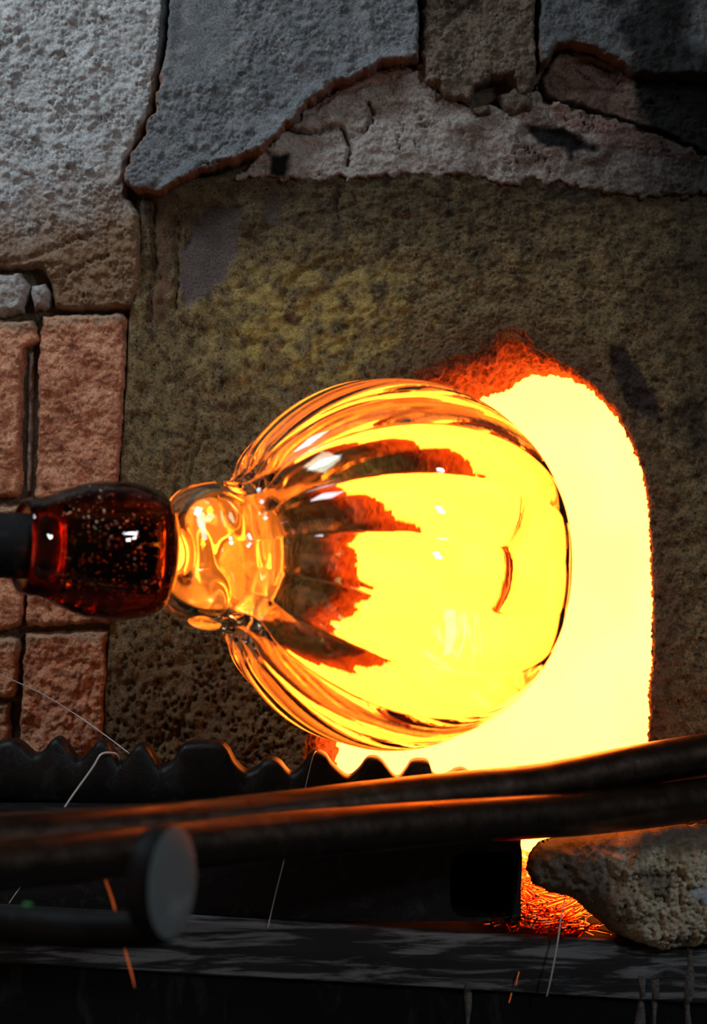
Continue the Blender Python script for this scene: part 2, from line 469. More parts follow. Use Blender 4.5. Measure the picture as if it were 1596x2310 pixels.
# grey mortar sheet that has peeled, its broken lip standing proud
poly_sheet = [(382, T), (952, T), (948, 0), (947, 134), (900, 138), (868, 140), (850, 152), (822, 172), (780, 180), (748, 194), (712, 222), (690, 246), (650, 284), (600, 332),
              (570, 350), (520, 366), (455, 384), (402, 414), (352, 436), (305, 430), (281, 410), (276, 386), (292, 348), (314, 312), (344, 250), (358, 170), (372, 80), (378, 0)]
def sheet_h(x, y):
    smooth = stain(x, y, [(380, -80), (530, -80), (520, 120), (490, 175), (375, 190)], 14, 16, 33)
    lip = sdist(x, y, poly_sheet)
    return lumpy(x, y, 0.85) * (1 - 0.85 * smooth) + 12 * sstep(40, 8, lip) * sstep(340, 420, x)
piece('mortar_sheet', poly_sheet, 0.016, sheet_h, M['sheet'], wall, base=0.012, edge=9, rag=8, seed=31,
      attrs={'edge': lambda x, y, d: sstep(13, 3, d) * sstep(-250, -40, y) * sstep(70, 170, y) * (0.75 + 0.3 * fbm(x / 30, y / 30, 3, 35)),
             'soot_shade': lambda x, y, d: 0 * x},
      lines=[([(452, 372), (490, 366), (520, 362)], 4, 16), ([(480, 350), (510, 322), (520, 315)], 3, 10)])
piece('mortar_patch', [(954, T), (1216, T), (1213, 30), (1216, 150), (1206, 205), (1180, 215), (1150, 175), (1100, 180), (1075, 200), (1058, 235), (1036, 226), (1000, 224), (990, 196), (955, 190), (949, 100)],
      0.013, lambda x, y: lumpy(x, y, 1.1), M['tan'], wall, edge=12, rag=7, seed=37,
      attrs={'soot_shade': lambda x, y, d: stain(x, y, [(985, -10), (1110, -20), (1080, 30), (1010, 45)], 15, 18) * 0.6},
      lines=[([(1100, 160), (1130, 180), (1160, 165)], 4, 12), ([(1060, 10), (1000, 60)], 6, 8)])
for poly in ([(1058, 240), (1090, 222), (1115, 232), (1112, 258), (1085, 268), (1062, 262)], [(1128, 210), (1165, 190), (1212, 215), (1205, 250), (1160, 262), (1130, 245)], [(1040, 198), (1064, 194), (1066, 222), (1044, 228)]):
    piece('mortar_crumb', poly, 0.010, lambda x, y: 8 * fbm(x / 24, y / 24, 4, 57), M['tan'], wall, edge=18, rag=6, seed=39, attrs={'soot_shade': lambda x, y, d: 0.2 + 0 * x})
POCKET = [(690, 240), (750, 180), (850, 140), (945, 130), (945, 150), (880, 180), (830, 192), (760, 208), (715, 246)]
poly_band = [(520, 400), (575, 356), (640, 296), (700, 236), (750, 196), (880, 140), (960, 140), (1000, 200), (1060, 240), (1160, 240), (1216, 190), (1236, 226), (1320, 246), (1420, 276),
             (1520, 318), (1600, 350), (R, 380), (R, 450), (1450, 446), (1330, 428), (1210, 408), (1150, 418), (1050, 400), (900, 397), (800, 402), (700, 404), (600, 408)]
piece('mortar_band', poly_band, 0.0042, lambda x, y: flaky(x, y, 1.25) - 32 * stain(x, y, POCKET, 8, 8, 52), M['band'], wall, edge=9, rag=13, seed=43,
      attrs={'pale': lambda x, y, d: 0.85 * stain(x, y, [(620, 300), (800, 270), (1040, 275), (1035, 360), (900, 395), (640, 395)], 25, 30, 47),
             'pink': lambda x, y, d: stain(x, y, POCKET, 8, 8, 52) + 0.8 * stain(x, y, [(1235, 232), (1330, 255), (1500, 310), (1560, 350), (1500, 355), (1380, 320), (1250, 270)], 14, 14, 48),
             'soot_shade': lambda x, y, d: np.maximum(stain(x, y, [(1190, 285), (1260, 292), (1330, 310), (1355, 340), (1290, 352), (1210, 325)], 10, 16, 49),  # darkness of the holes put into the colour
                                                np.maximum(stain(x, y, [(605, 345), (650, 350), (640, 400), (606, 395)], 8, 10, 50), 0.88 * sstep(1180, 1560, x + 40 * fbm(x / 60, y / 60, 3, 51))))},  # band also painted darker to the right, where light fades
      lines=[([(640, 290), (700, 300), (770, 285), (790, 330), (785, 370)], 5, 28), ([(1190, 290), (1260, 300), (1340, 335)], 13, 22), ([(830, 230), (845, 260), (820, 300)], 4, 20)])
def soot_shade_right(x, y): return np.clip(sstep(1345, 1425, x - 0.1 * (y - 60) + 60 * fbm(x / 70, y / 70, 4, 63)) - 0.55 * sstep(1540, 1600, x + 20 * fbm(x / 50, y / 50, 3, 66)) * sstep(150, 90, y), 0, 1) * 0.95  # black right corner: soot and painted shade in one mask
poly_sheet2 = [(1222, T), (R, T), (R, 180), (1520, 170), (1432, 168), (1416, 150), (1385, 130), (1340, 112), (1292, 98), (1262, 102), (1238, 138), (1218, 150), (1214, 100), (1218, 0)]
piece('mortar_sheet', poly_sheet2, 0.017, lambda x, y: lumpy(x, y, 0.8) + 14 * fbm(x / 120, y / 120, 3, 64) * sstep(1380, 1450, x), M['sheet'], wall, base=0.012, edge=10, rag=5, seed=65,
      attrs={'edge': lambda x, y, d: sstep(12, 3, d) * sstep(60, 95, y) * sstep(1470, 1420, x) * 0.8, 'soot_shade': lambda x, y, d: np.maximum(0.45, soot_shade_right(x, y))})  # dimming of the whole sheet painted in, with soot at right
piece('brick', [(1222, 176), (1240, 146), (1266, 108), (1340, 118), (1400, 140), (1440, 170), (R, 180), (R, 380), (1600, 346), (1520, 310), (1400, 266), (1310, 240), (1228, 222)],
      -0.002, lambda x, y: flaky(x, y, 1.2), M['underbrick'], wall, edge=10, rag=5, seed=67,
      attrs={'soot_shade': lambda x, y, d: sstep(1395, 1460, x - 0.2 * (y - 200) + 50 * fbm(x / 60, y / 60, 3, 68))},
      lines=[([(1250, 205), (1330, 200), (1410, 208)], 4, 8), ([(1265, 150), (1330, 140), (1390, 160)], 5, 10)])

# ------------------------------------------------------------------ arched refractory block with the opening
hole_f = [(702, 2070), (694, 1900), (690, 1740), (700, 1600), (712, 1400), (722, 1260), (745, 1140), (785, 1030), (840, 942), (900, 882), (950, 846), (1000, 816), (1060, 800), (1112, 784),
          (1128, 742), (1160, 748), (1192, 764), (1212, 790), (1245, 808), (1292, 832), (1342, 872), (1392, 928), (1426, 990), (1450, 1052), (1465, 1124), (1472, 1250), (1476, 1350),
          (1475, 1500), (1466, 1560), (1470, 1610), (1464, 1690), (1468, 1800), (1470, 1900), (1472, 2070)]
hole_b = [(775, 2070), (765, 1900), (760, 1740), (766, 1600), (776, 1450), (790, 1300), (815, 1200), (860, 1090), (920, 1010), (1000, 945), (1085, 900), (1140, 884), (1185, 852), (1225, 846),
          (1270, 846), (1318, 866), (1350, 892), (1398, 942), (1432, 1004), (1455, 1064), (1468, 1132), (1474, 1250), (1478, 1350), (1477, 1500), (1469, 1560), (1473, 1610), (1467, 1690), (1471, 1800), (1473, 2070)]
outer = [(R, 2070), (222, 2070), (220, 1790), (228, 1650), (240, 1450), (253, 1280), (267, 1050), (281, 850), (286, 725), (296, 640), (314, 560), (312, 452), (335, 405), (600, 385), (900, 378), (1150, 385), (1300, 405), (1450, 420), (R, 425)]
CX, CY2 = 1110.0, 1400.0
def ray_r(poly, ang, closed=True):
    dx, dy = np.cos(ang), np.sin(ang); best = np.full(ang.shape, 1e9); n = len(poly)
    for i in range(n if closed else n - 1):
        ax, ay = poly[i][0] - CX, poly[i][1] - CY2; bx, by = poly[(i + 1) % n][0] - CX, poly[(i + 1) % n][1] - CY2
        ex, ey = bx - ax, by - ay
        den = dx * ey - dy * ex
        den = np.where(np.abs(den) < 1e-9, 1e-9, den)
        t = (ax * ey - ay * ex) / den; u = (ax * dy - ay * dx) / den
        ok = (t > 0) & (u >= -1e-6) & (u <= 1 + 1e-6)
        best = np.where(ok & (t < best), t, best)
    return best
# sample angles by arc length of the front contour (closed along the sill)
Hc = np.array(hole_f + [hole_f[0]], float)
seg = np.hypot(*np.diff(Hc, axis=0).T); cum = np.concatenate([[0], np.cumsum(seg)])
NA = 1250
tt = np.linspace(0, cum[-1], NA, endpoint=False)
hx = np.interp(tt, cum, Hc[:, 0]); hy = np.interp(tt, cum, Hc[:, 1])
ang = np.arctan2(hy - CY2, hx - CX)
rf = ray_r(hole_f, ang); rb = ray_r(hole_b, ang); ro = ray_r(outer, ang)
jag = 4.0 * fbm(hx / 16, hy / 16, 4, 101) + 3 * perlin(hx / 50, hy / 50, 102)
upm = sstep(2060, 2000, hy)
rf = rf + jag * upm * (0.5 + 0.5 * sstep(1200, 1000, hy))
NV = 175
v = np.linspace(0, 1, NV) ** 1.25
RR = rf[:, None] + (ro - rf)[:, None] * v[None, :]
X = CX + np.cos(ang)[:, None] * RR; Y = CY2 + np.sin(ang)[:, None] * RR
d_in = RR - rf[:, None]
d_out = np.minimum(ro[:, None] - RR, sdist(X, Y, outer))
h = pitted(X, Y, 1.0) + 5 * fbm(X / 200, Y / 200, 2, 103)
scar_p = [(470, 462), (540, 470), (535, 560), (500, 640), (420, 690), (402, 640), (410, 560), (440, 510)]
scar = stain(X, Y, scar_p, 7, 10, 104)
scar = np.maximum(scar, 0.75 * stain(X, Y, [(590, 440), (640, 450), (630, 520), (600, 500)], 6, 8, 113))
dark_p = [(1370, 775), (1410, 780), (1440, 830), (1500, 920), (1495, 955), (1450, 945), (1400, 880), (1372, 820)]
darkm = np.maximum(stain(X, Y, dark_p, 8, 12, 105), 0.7 * stain(X, Y, [(1520, 930), (1600, 900), (1620, 1000), (1540, 1010)], 20, 25, 106))
h = h * (1 - 0.8 * scar) - 5 * scar - 5 * darkm
h = h + cracks(X, Y, [([(345, 450), (350, 600), (338, 720)], 7, 18), ([(400, 460), (402, 600), (396, 700)], 6, 14), ([(420, 1120), (440, 1020), (470, 985)], 4, 10), ([(330, 1690), (400, 1660), (425, 1600), (430, 1580)], 6, 14),
                      ([(640, 670), (670, 625), (730, 590)], 8, 12), ([(765, 420), (760, 470), (770, 500)], 4, 10), ([(505, 460), (470, 470), (440, 510), (420, 560)], 4, 8)])
prof_in = np.sqrt(np.clip(1 - (1 - np.clip(d_in / 16, 0, 1)) ** 2, 0, 1))
prof_out = np.sqrt(np.clip(1 - (1 - np.clip(d_out / 8, 0, 1)) ** 2, 0, 1))
yy = 0.0025 * (1 - prof_in) + 0.014 * (1 - prof_out) - h * S0 * np.clip(d_in / 14 + 0.6, 0, 1) * sstep(0, 14, d_out)
co = np.stack([(X - W / 2) * S0, yy, CZ + (H / 2 - Y) * S0], -1)
ochre = 0.85 * stain(X, Y, [(520, 640), (700, 600), (880, 620), (930, 740), (820, 840), (640, 880), (480, 800)], 90, 70, 107) * sstep(-0.5, 0.4, fbm(X / 40, Y / 40, 3, 108))
rust = np.maximum(0.8 * sstep(110, 0, d_in + 30 * fbm(X / 40, Y / 40, 3, 109)), 0.7 * sstep(1300, 1650, Y) * sstep(700, 500, X))
rust = np.maximum(rust, 0.85 * stain(X, Y, [(352, 440), (392, 450), (390, 600), (372, 740), (345, 730)], 8, 14, 114))
soot_shade = np.maximum(0.85 * stain(X, Y, [(1200, 410), (1340, 405), (1360, 450), (1310, 470), (1220, 440)], 12, 22, 110),
                  0.8 * sstep(1180, 1620, X - 0.45 * (Y - 500) + 80 * fbm(X / 80, Y / 80, 3, 111)))  # light falling off to the right painted in along with soot
soot_shade = np.maximum(soot_shade, 0.62 * sstep(680, 430, Y + 80 * fbm(X / 70, Y / 70, 3, 112)))  # darker towards the top edge
blk = mesh_np('arch_block', co.reshape(-1, 3), grid_faces(NA, NV, True), M['block'], wall,
              attrs={'ochre': ochre.reshape(-1), 'rust': rust.reshape(-1), 'scar': (0.9 * scar).reshape(-1), 'dark': (0.9 * darkm).reshape(-1), 'soot_shade': soot_shade.reshape(-1)})
# reveal: front contour to back contour
DEP = 0.075; NR = 34
w = np.linspace(0, 1, NR)
co = np.zeros((NA, NR, 3))
for j, q in enumerate(w):
    y = yy[:, 0] + (DEP - yy[:, 0]) * q ** 2.0
    rr = rf * (1 - q) + (rb) * q
    rr = rr + upm * sstep(0, 0.15, np.array(q)) * (9 * fbm(ang * 26, np.full(NA, q * 5.0), 4, 120) + 4 * fbm(ang * 70, np.full(NA, q * 14.0), 4, 121))
    s = S0 + (sc(y) - S0) * min(1, q / 0.25)
    co[:, j, 0] = (CX + np.cos(ang) * rr - W / 2) * s
    co[:, j, 1] = y
    co[:, j, 2] = CZ + (H / 2 - (CY2 + np.sin(ang) * rr)) * s
mesh_np('opening_reveal', co.reshape(-1, 3), grid_faces(NA, NR, True)[:, ::-1], M['reveal'], wall)
# furnace chamber: incandescent box behind the opening
ring0 = co[:, -1, :]
cen = np.array([(CX - W / 2) * S0, 0, CZ + (H / 2 - CY2) * S0])
rings = [ring0]
for (y, k) in ((DEP + 0.004, 1.25), (0.14, 1.5), (0.5, 1.5), (0.58, 1.2), (0.60, 0.4), (0.60, 0.001)):
    r = cen + (ring0 - cen) * k; r[:, 1] = y; rings.append(r)
rings = np.stack(rings, 1)
o = mesh_np('furnace_chamber', rings.reshape(-1, 3), grid_faces(rings.shape[0], rings.shape[1], True)[:, ::-1], M['heat'], smooth=False)
o['kind'] = 'structure'; o['label'] = 'white-hot yellow furnace chamber seen through the arched opening'

# ------------------------------------------------------------------ glass vase on the blowpipe
TH, TAU = math.radians(23), math.radians(3.0)
VY = -0.145
C0 = np.array(at(885, 1272, VY)); SV = sc(VY)
ax = np.array([math.cos(TH) * math.cos(TAU), math.sin(TH) * math.cos(TAU), -math.sin(TAU)])
side = np.cross(ax, [0, 0, 1.0]); side /= np.linalg.norm(side)
upv = np.cross(side, ax)
def pchip_prof(pts, n, smooth=0):
    P = catmull(pts, 4000); s = np.concatenate([[0], np.cumsum(np.hypot(*np.diff(P, axis=0).T))])
    t = np.linspace(0, s[-1], 1600); Q = np.stack([np.interp(t, s, P[:, 0]), np.interp(t, s, P[:, 1])], 1)
    if smooth:
        k = int(smooth / (s[-1] / 1600)); g = np.exp(-0.5 * (np.arange(-3 * k, 3 * k + 1) / k) ** 2); g /= g.sum()
        for c in (0, 1):
            e0 = 2 * Q[0, c] - Q[1:3 * k + 1, c][::-1] if c else Q[1:3 * k + 1, c][::-1]
            e1 = 2 * Q[-1, c] - Q[-3 * k - 1:-1, c][::-1] if c else Q[-3 * k - 1:-1, c][::-1]
            Q[:, c] = np.convolve(np.concatenate([e0, Q[:, c], e1]), g, 'valid')
    P = Q
    s = np.concatenate([[0], np.cumsum(np.hypot(*np.diff(P, axis=0).T))])
    t = np.linspace(0, s[-1], n)
    return np.stack([np.interp(t, s, P[:, 0]), np.interp(t, s, P[:, 1])], 1)
def revolve(prof, nseg, rfun=None):
    a = np.linspace(0, 2 * np.pi, nseg, endpoint=False)
    A = a[:, None]; S = prof[None, :, 0] + 0 * A; Rr = prof[None, :, 1] + 0 * A
    if rfun: Rr = rfun(A, S, Rr)
    co = C0 + SV * (S[..., None] * ax + Rr[..., None] * (np.cos(A)[..., None] * upv + np.sin(A)[..., None] * (-side)))
    return co.reshape(-1, 3), grid_faces(nseg, len(prof), True)
NRIB = 18
vase = thing('glass_vase', tuple(at(885, 1690, VY)), 'glowing amber ribbed glass vase on a dark blowpipe before the furnace opening', 'vase')
def sph(R, s0, s1, step): return [(q, math.sqrt(R * R - q * q)) for q in np.arange(s0, s1, step)]
out_p = [(-540, 0.5), (-540, 60), (-538, 100), (-522, 128), (-500, 146), (-470, 160), (-435, 164), (-405, 163), (-380, 168), (-358, 186)] + sph(417, -335, 262, 12) + \
        [(282, 306), (310, 276), (334, 240), (348, 205), (353, 180), (350, 150), (342, 90), (340, 0.5)]
in_p = [(-503, 60), (-490, 98), (-455, 118), (-405, 121), (-372, 126), (-345, 148)] + [(q + 7, math.sqrt(405 ** 2 - q * q)) for q in np.arange(-330, 262, 12)] + \
       [(283, 296), (306, 264), (324, 230), (334, 190), (336, 120), (334, 0.5)]
def rib(S, A, amp, ph=0.0):
    m = sstep(-430, -330, S) * (1 - 0.6 * sstep(0, 220, S) - 0.3 * sstep(220, 345, S))
    u = (NRIB * (A + 0.02 + 0.00025 * (S + 100)) / (2 * np.pi) + ph) % 1.0
    cusp = np.sqrt((np.abs(u - 0.5) * 2) ** 2 + 0.004)          # 1 at the groove, 0 at the lobe's middle
    return amp * m * (0.45 - cusp ** 2.0)
def r_out(A, S, Rr):
    wob = 1.2 * np.sin(3 * A + S / 130) + 0.8 * np.sin(5 * A - S / 95)
    return Rr + rib(S, A, RIB_OUT) * np.clip(Rr / 350, 0, 1) * (0.6 + 0.4 * sstep(60, -200, S)) + wob * np.clip(Rr / 150, 0, 1) * 0.6
def r_in(A, S, Rr):
    nk = sstep(-340, -420, S) * np.clip(Rr / 80, 0, 1)
    return Rr + rib(S, A, RIB_IN) * np.clip(Rr / 380, 0, 1) + nk * (4 * np.sin(3 * A + S / 40) + 2.5 * np.sin(5 * A - S / 30))
RIB_OUT, RIB_IN = 17, -1
po = pchip_prof(out_p, 330, 19); pi_ = pchip_prof(in_p, 270, 19)
c1, f1 = revolve(po, 480, r_out); c2, f2 = revolve(pi_, 384, r_in)
mesh_np('vase_body', np.vstack([c1, c2]), np.vstack([f1[:, ::-1], f2 + len(c1)]), M['glass'], vase)
core_p = [(-499, 0.5), (-498, 50), (-488, 88), (-455, 111), (-415, 115), (-380, 118), (-350, 124), (-325, 116), (-308, 86), (-300, 45), (-298, 0.5)]  # added plug, shaped to fill the neck with orange glow
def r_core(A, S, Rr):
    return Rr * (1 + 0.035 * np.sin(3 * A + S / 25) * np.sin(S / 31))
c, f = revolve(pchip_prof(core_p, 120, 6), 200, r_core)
mesh_np('neck_glow_fill', c, f[:, ::-1], M['core'], vase)['label'] = 'added glowing plug that gives the neck its orange light'
# brown glass collar full of bubbles that joins vase to pipe
mo_p = [(-548, 0.5), (-549, 70), (-545, 112), (-552, 126), (-570, 136), (-610, 146), (-660, 149), (-720, 142), (-765, 127), (-800, 112), (-818, 107), (-836, 106), (-850, 103), (-861, 97), (-860, 91), (-846, 86), (-820, 83), (-800, 80), (-788, 76), (-780, 70.3), (-760, 70.2), (-590, 70.2), (-580, 60), (-578, 0.5)]
def r_mo(A, S, Rr):
    return Rr + (Rr > 76) * (1.2 * np.sin(2 * A + S / 60) + 0.5 * np.sin(5 * A + S / 35))
mo = pchip_prof(mo_p, 260, 5)
c, f = revolve(mo, 200, r_mo)
col = mesh_np('glass_collar', c, f, M['moile'], vase)
col['label'] = 'dark brown glass collar full of tiny bubbles'
rng = np.random.default_rng(4)
bv = []; bf = []
ico_v = []; ico_f = []
def uvs(n=8, m=5):
    v = [(0, 0, 1)]
    for j in range(1, m):
        for i in range(n):
            a = 2 * np.pi * i / n; b = np.pi * j / m
            v.append((math.sin(b) * math.cos(a), math.sin(b) * math.sin(a), math.cos(b)))
    v.append((0, 0, -1)); q = []
    for i in range(n): q.append((0, 1 + i, 1 + (i + 1) % n))
    for j in range(m - 2):
        for i in range(n):
            a = 1 + j * n + i; b = 1 + j * n + (i + 1) % n
            q += [(a, a + n, b + n), (a, b + n, b)]
    k = len(v) - 1; o_ = 1 + (m - 2) * n
    for i in range(n): q.append((k, o_ + (i + 1) % n, o_ + i))
    return np.array(v), np.array(q)
uv, uf = uvs()
for k in range(1500):
    s = rng.uniform(-800, -560); a = rng.uniform(0, 2 * np.pi)
    rs = np.interp(s, [-800, -765, -720, -660, -610, -560], [112, 127, 142, 149, 146, 131])
    r = rs - rng.uniform(1.0, 6.0)
    if r < 78: continue
    b = rng.uniform(1.0, 2.2) * (1.6 if rng.random() < 0.12 else 1)
    p = C0 + SV * (s * ax + r * (math.cos(a) * upv + math.sin(a) * (-side)))
    bv.append(p + uv * b * SV); bf.append(uf + len(uv) * len(bf))
o = mesh_np('bubbles', np.vstack(bv), np.vstack(bf), M['bubble'], col)
o['kind'] = 'stuff'
# blowpipe
pp = [C0 + SV * s * ax for s in (-2600, -2200, -1800, -1400, -1150, -950, -900, -860, -800, -700, -592)]
pp = catmull(pp, 60)
tube('blowpipe', [Vector(p) for p in pp], 70.0 * SV, M['blowpipe'], vase, 40)

# ------------------------------------------------------------------ toothed rail
RY0, RY1 = -0.092, -0.066
teeth = [(-300, 1680), (-250, 1655), (-200, 1675), (-150, 1660), (-100, 1682), (-60, 1695), (-30, 1690), (0, 1675), (25, 1671), (45, 1680), (75, 1704), (100, 1690), (115, 1671), (130, 1667), (146, 1680), (175, 1716), (203, 1692), (220, 1673),
         (240, 1676), (255, 1700), (270, 1723), (290, 1705), (305, 1685), (320, 1681), (335, 1690), (350, 1715), (365, 1731), (390, 1715), (408, 1686), (428, 1677), (490, 1676), (512, 1688), (530, 1720), (555, 1741),
         (580, 1732), (597, 1716), (615, 1713), (632, 1721), (655, 1745), (680, 1730), (700, 1703), (715, 1697), (735, 1705), (752, 1728), (785, 1754), (810, 1738), (828, 1715), (845, 1710), (862, 1718), (888, 1751),
         (903, 1755), (918, 1737), (930, 1720), (950, 1716), (968, 1721), (978, 1746), (995, 1755), (1018, 1746), (1030, 1739), (1045, 1737), (1060, 1744), (1085, 1765), (1110, 1765), (1140, 1760), (1180, 1790)]
tp = catmull(teeth, 620)
sec = []
for j, (dy, dz) in enumerate(((0, 0), (0, 0), (0.0004, 0.0), (0.002, -0.0), (0.0055, 0), (0.0205, 0), (0.024, 0), (0.026, 0), (0.026, 0), (0.0, 0))): sec.append(dy)
rows = []
for (px, py) in tp:
    t0 = at(px, py, RY0)
    zb = at(px, 1806 + 0.045 * px, RY0).z
    wy = 0.0005 * math.sin(px / 57.0)
    y0 = RY0 + wy
    x, z = t0.x, t0.z
    rows.append([(x, y0 + 0.003, zb), (x, y0, zb + 0.003), (x, y0 - 0.0004, (z + zb) / 2), (x, y0, z - 0.0045), (x, y0 + 0.0012, z - 0.0016), (x, y0 + 0.004, z), (x, y0 + 0.0215, z), (x, y0 + 0.0245, z - 0.0016), (x, y0 + 0.0257, z - 0.005), (x, y0 + 0.026, zb + 0.003), (x, y0 + 0.023, zb)])
rows = np.array(rows); n, k, _ = rows.shape
f = []
for i in range(n - 1):
    for j in range(k): f.append((i * k + j, i * k + (j + 1) % k, (i + 1) * k + (j + 1) % k, (i + 1) * k + j))
f.append(tuple(range(k))[::-1]); f.append(tuple((n - 1) * k + j for j in range(k)))
rail = mesh_py('toothed_rail', rows.reshape(-1, 3), f, M['rail'], smooth=True)
tag(rail, 'black iron rail with a wavy toothed top edge below the glass vase', 'rail')

# ------------------------------------------------------------------ hollow beam carrying the rail
BY0, BY1 = -0.124, -0.04
def slope(px): return 0.028 * (px - 430)
def beam():
    vs = []; fs = []
    def quad(a, b, c, d):
        i = len(vs); vs.extend([a, b, c, d]); fs.append((i, i + 1, i + 2, i + 3))
    N = 64
    xa, xb, yt, yb = 930, 1176, 1826, 2078
    def outer_pt(a):
        dx, dy = math.cos(a), math.sin(a)
        cx, cyy = (xa + xb) / 2, (yt + yb) / 2
        k = min((xb - xa) / 2 / max(abs(dx), 1e-6), (yb - yt) / 2 / max(abs(dy), 1e-6))
        return (cx + dx * k, cyy + dy * k)
    def hole_pt(a):
        cx, cyy, hw, hh = 1092, 1996, 76, 74
        dx, dy = math.cos(a), math.sin(a); p = 4.5
        k = (abs(dx / hw) ** p + abs(dy / hh) ** p) ** (-1 / p)
        return (cx + dx * k, cyy + dy * k)
    O = []; I = []; I2 = []
    cs = [math.atan2(sy * (yb - yt), sx * (xb - xa)) for sx in (-1, 1) for sy in (-1, 1)]
    angs = sorted([2 * math.pi * k / N - math.pi for k in range(N)] + cs)
    for a in angs:
        O.append(at(*outer_pt(a), BY0)); p = hole_pt(a)
        I.append(at(p[0], p[1], BY0)); I2.append(at(p[0], p[1], BY0 + 0.006))
    m = len(angs)
    for i in range(m):
        j = (i + 1) % m
        quad(O[i], O[j], I[j], I[i]); quad(I[i], I[j], I2[j], I2[i])
    # long front, top, bottom, back and end
    def strip(x0, x1):
        nseg = 24
        for s in range(nseg):
            xq0 = x0 + (x1 - x0) * s / nseg; xq1 = x0 + (x1 - x0) * (s + 1) / nseg
            a, b = at(xq0, yt, BY0), at(xq1, yt, BY0); c, d = at(xq1, yb, BY0), at(xq0, yb, BY0)
            quad(a, b, c, d)
    strip(-500, xa)
    A, B = at(-500, yt, BY0), at(xb, yt, BY0); Cc, D = at(xb, yb, BY0), at(-500, yb, BY0)
    off = Vector((0, BY1 - BY0, 0))
    quad(A + off, B + off, B, A); quad(D, Cc, Cc + off, D + off); quad(B, B + off, Cc + off, Cc)
    quad(B + off, A + off, D + off, Cc + off); quad(A, D, D + off, A + off)
    return mesh_py('box_beam', vs, fs, M['beam'])
bm_ = beam()
tag(bm_, 'hollow black iron beam with a square opening near its right end, under the toothed rail', 'beam')
# curved flange at the beam's right end
fl = []
pts = [(1166, 1890), (1174, 1905), (1178, 1935), (1176, 1990), (1170, 2040), (1160, 2080)]
pc = catmull(pts, 24)
vs = []; fs = []
for (px, py) in pc:
    for (dx, y) in ((-9, BY0 - 0.003), (0, BY0 - 0.003), (2, BY0 + 0.004), (2, BY1), (-9, BY1)):
        q = at(px + dx, py, BY0); vs.append((q.x, y, q.z))
for i in range(len(pc) - 1):
    for j in range(5): fs.append((i * 5 + j, i * 5 + (j + 1) % 5, (i + 1) * 5 + (j + 1) % 5, (i + 1) * 5 + j))
mesh_py('flange', vs, fs, M['beam'], bm_, smooth=False)

# ------------------------------------------------------------------ steel ledge
LY = -0.140
def edge_py(px): return 2072 + 0.058 * (px - 430)
led = thing('steel_ledge', tuple(at(800, 2310, LY)), 'scuffed dark steel ledge along the bottom below beam and stone', 'ledge')
def ledge_strip(name, prof, x0, x1, mat, n=160, wob=0.0):
    """prof: list of (py offset from edge line, depth y)"""
    xs = np.linspace(x0, x1, n); vs = []; k = len(prof)
    for px in xs:
        for j, (oy, y) in enumerate(prof):
            q = at(px, edge_py(px) + oy, LY)
            wv = wob * math.sin(px / 31.0 + j) if 0 < j < k - 1 else 0
            vs.append((q.x, y + wv, q.z))
    fs = []
    for i in range(n - 1):
        for j in range(k - 1): fs.append((i * k + j, i * k + j + 1, (i + 1) * k + j + 1, (i + 1) * k + j))
    return mesh_py(name, vs, fs, mat, led, smooth=False)
ledge_strip('top_plate', [(3, LY + 0.003), (-1, LY + 0.0055), (-2, LY + 0.008), (-2, 0.10), (20, 0.10), (20, LY + 0.003), (3, LY + 0.003)], -1000, 2600, M['ledge_top'], 220, 0.0)
ledge_strip('front_lip', [(130, LY + 0.02), (128, LY + 0.004), (122, LY), (60, LY - 0.0012), (8, LY - 0.0005), (1, LY + 0.0012), (-2.5, LY + 0.004), (-3.5, LY + 0.008), (-1, LY + 0.010)], -1000, 2600, M['ledge'], 220, 0.0004)
ledge_strip('apron', [(118, LY + 0.018), (120, LY + 0.006), (300, LY + 0.005), (1000, LY + 0.005), (1000, LY + 0.018)], -1000, 2600, M['apron'], 60)
for (px, wd, l0, l1) in ((1056, 9, 112, 330), (1448, 13, 70, 300), (1478, 10, 75, 330), (1556, 12, -2, 190)):
    n = 26; vs = []; fs = []
    for i in range(n):
        t_ = i / (n - 1); py = edge_py(px) + l0 + (l1 - l0) * t_
        w_ = wd * (0.75 + 0.25 * math.sin(9 * t_ + px)) * (1 if t_ < 0.9 else 1 - 0.6 * (t_ - 0.9) / 0.1)
        yb_ = LY + (0.0045 if l0 + (l1 - l0) * t_ > 124 else -0.0014)
        for (u, dep) in ((-1, 0.001), (-0.6, -0.0007), (0, -0.0012), (0.6, -0.0007), (1, 0.001)):
            q = at(px + u * w_ + 2 * math.sin(7 * t_), py, LY); vs.append((q.x, yb_ + dep, q.z))
    for i in range(n - 1):
        for j in range(4): fs.append((i * 5 + j, (i + 1) * 5 + j, (i + 1) * 5 + j + 1, i * 5 + j + 1))
    mesh_py('drip', vs, fs, M['drip'], led, smooth=True)

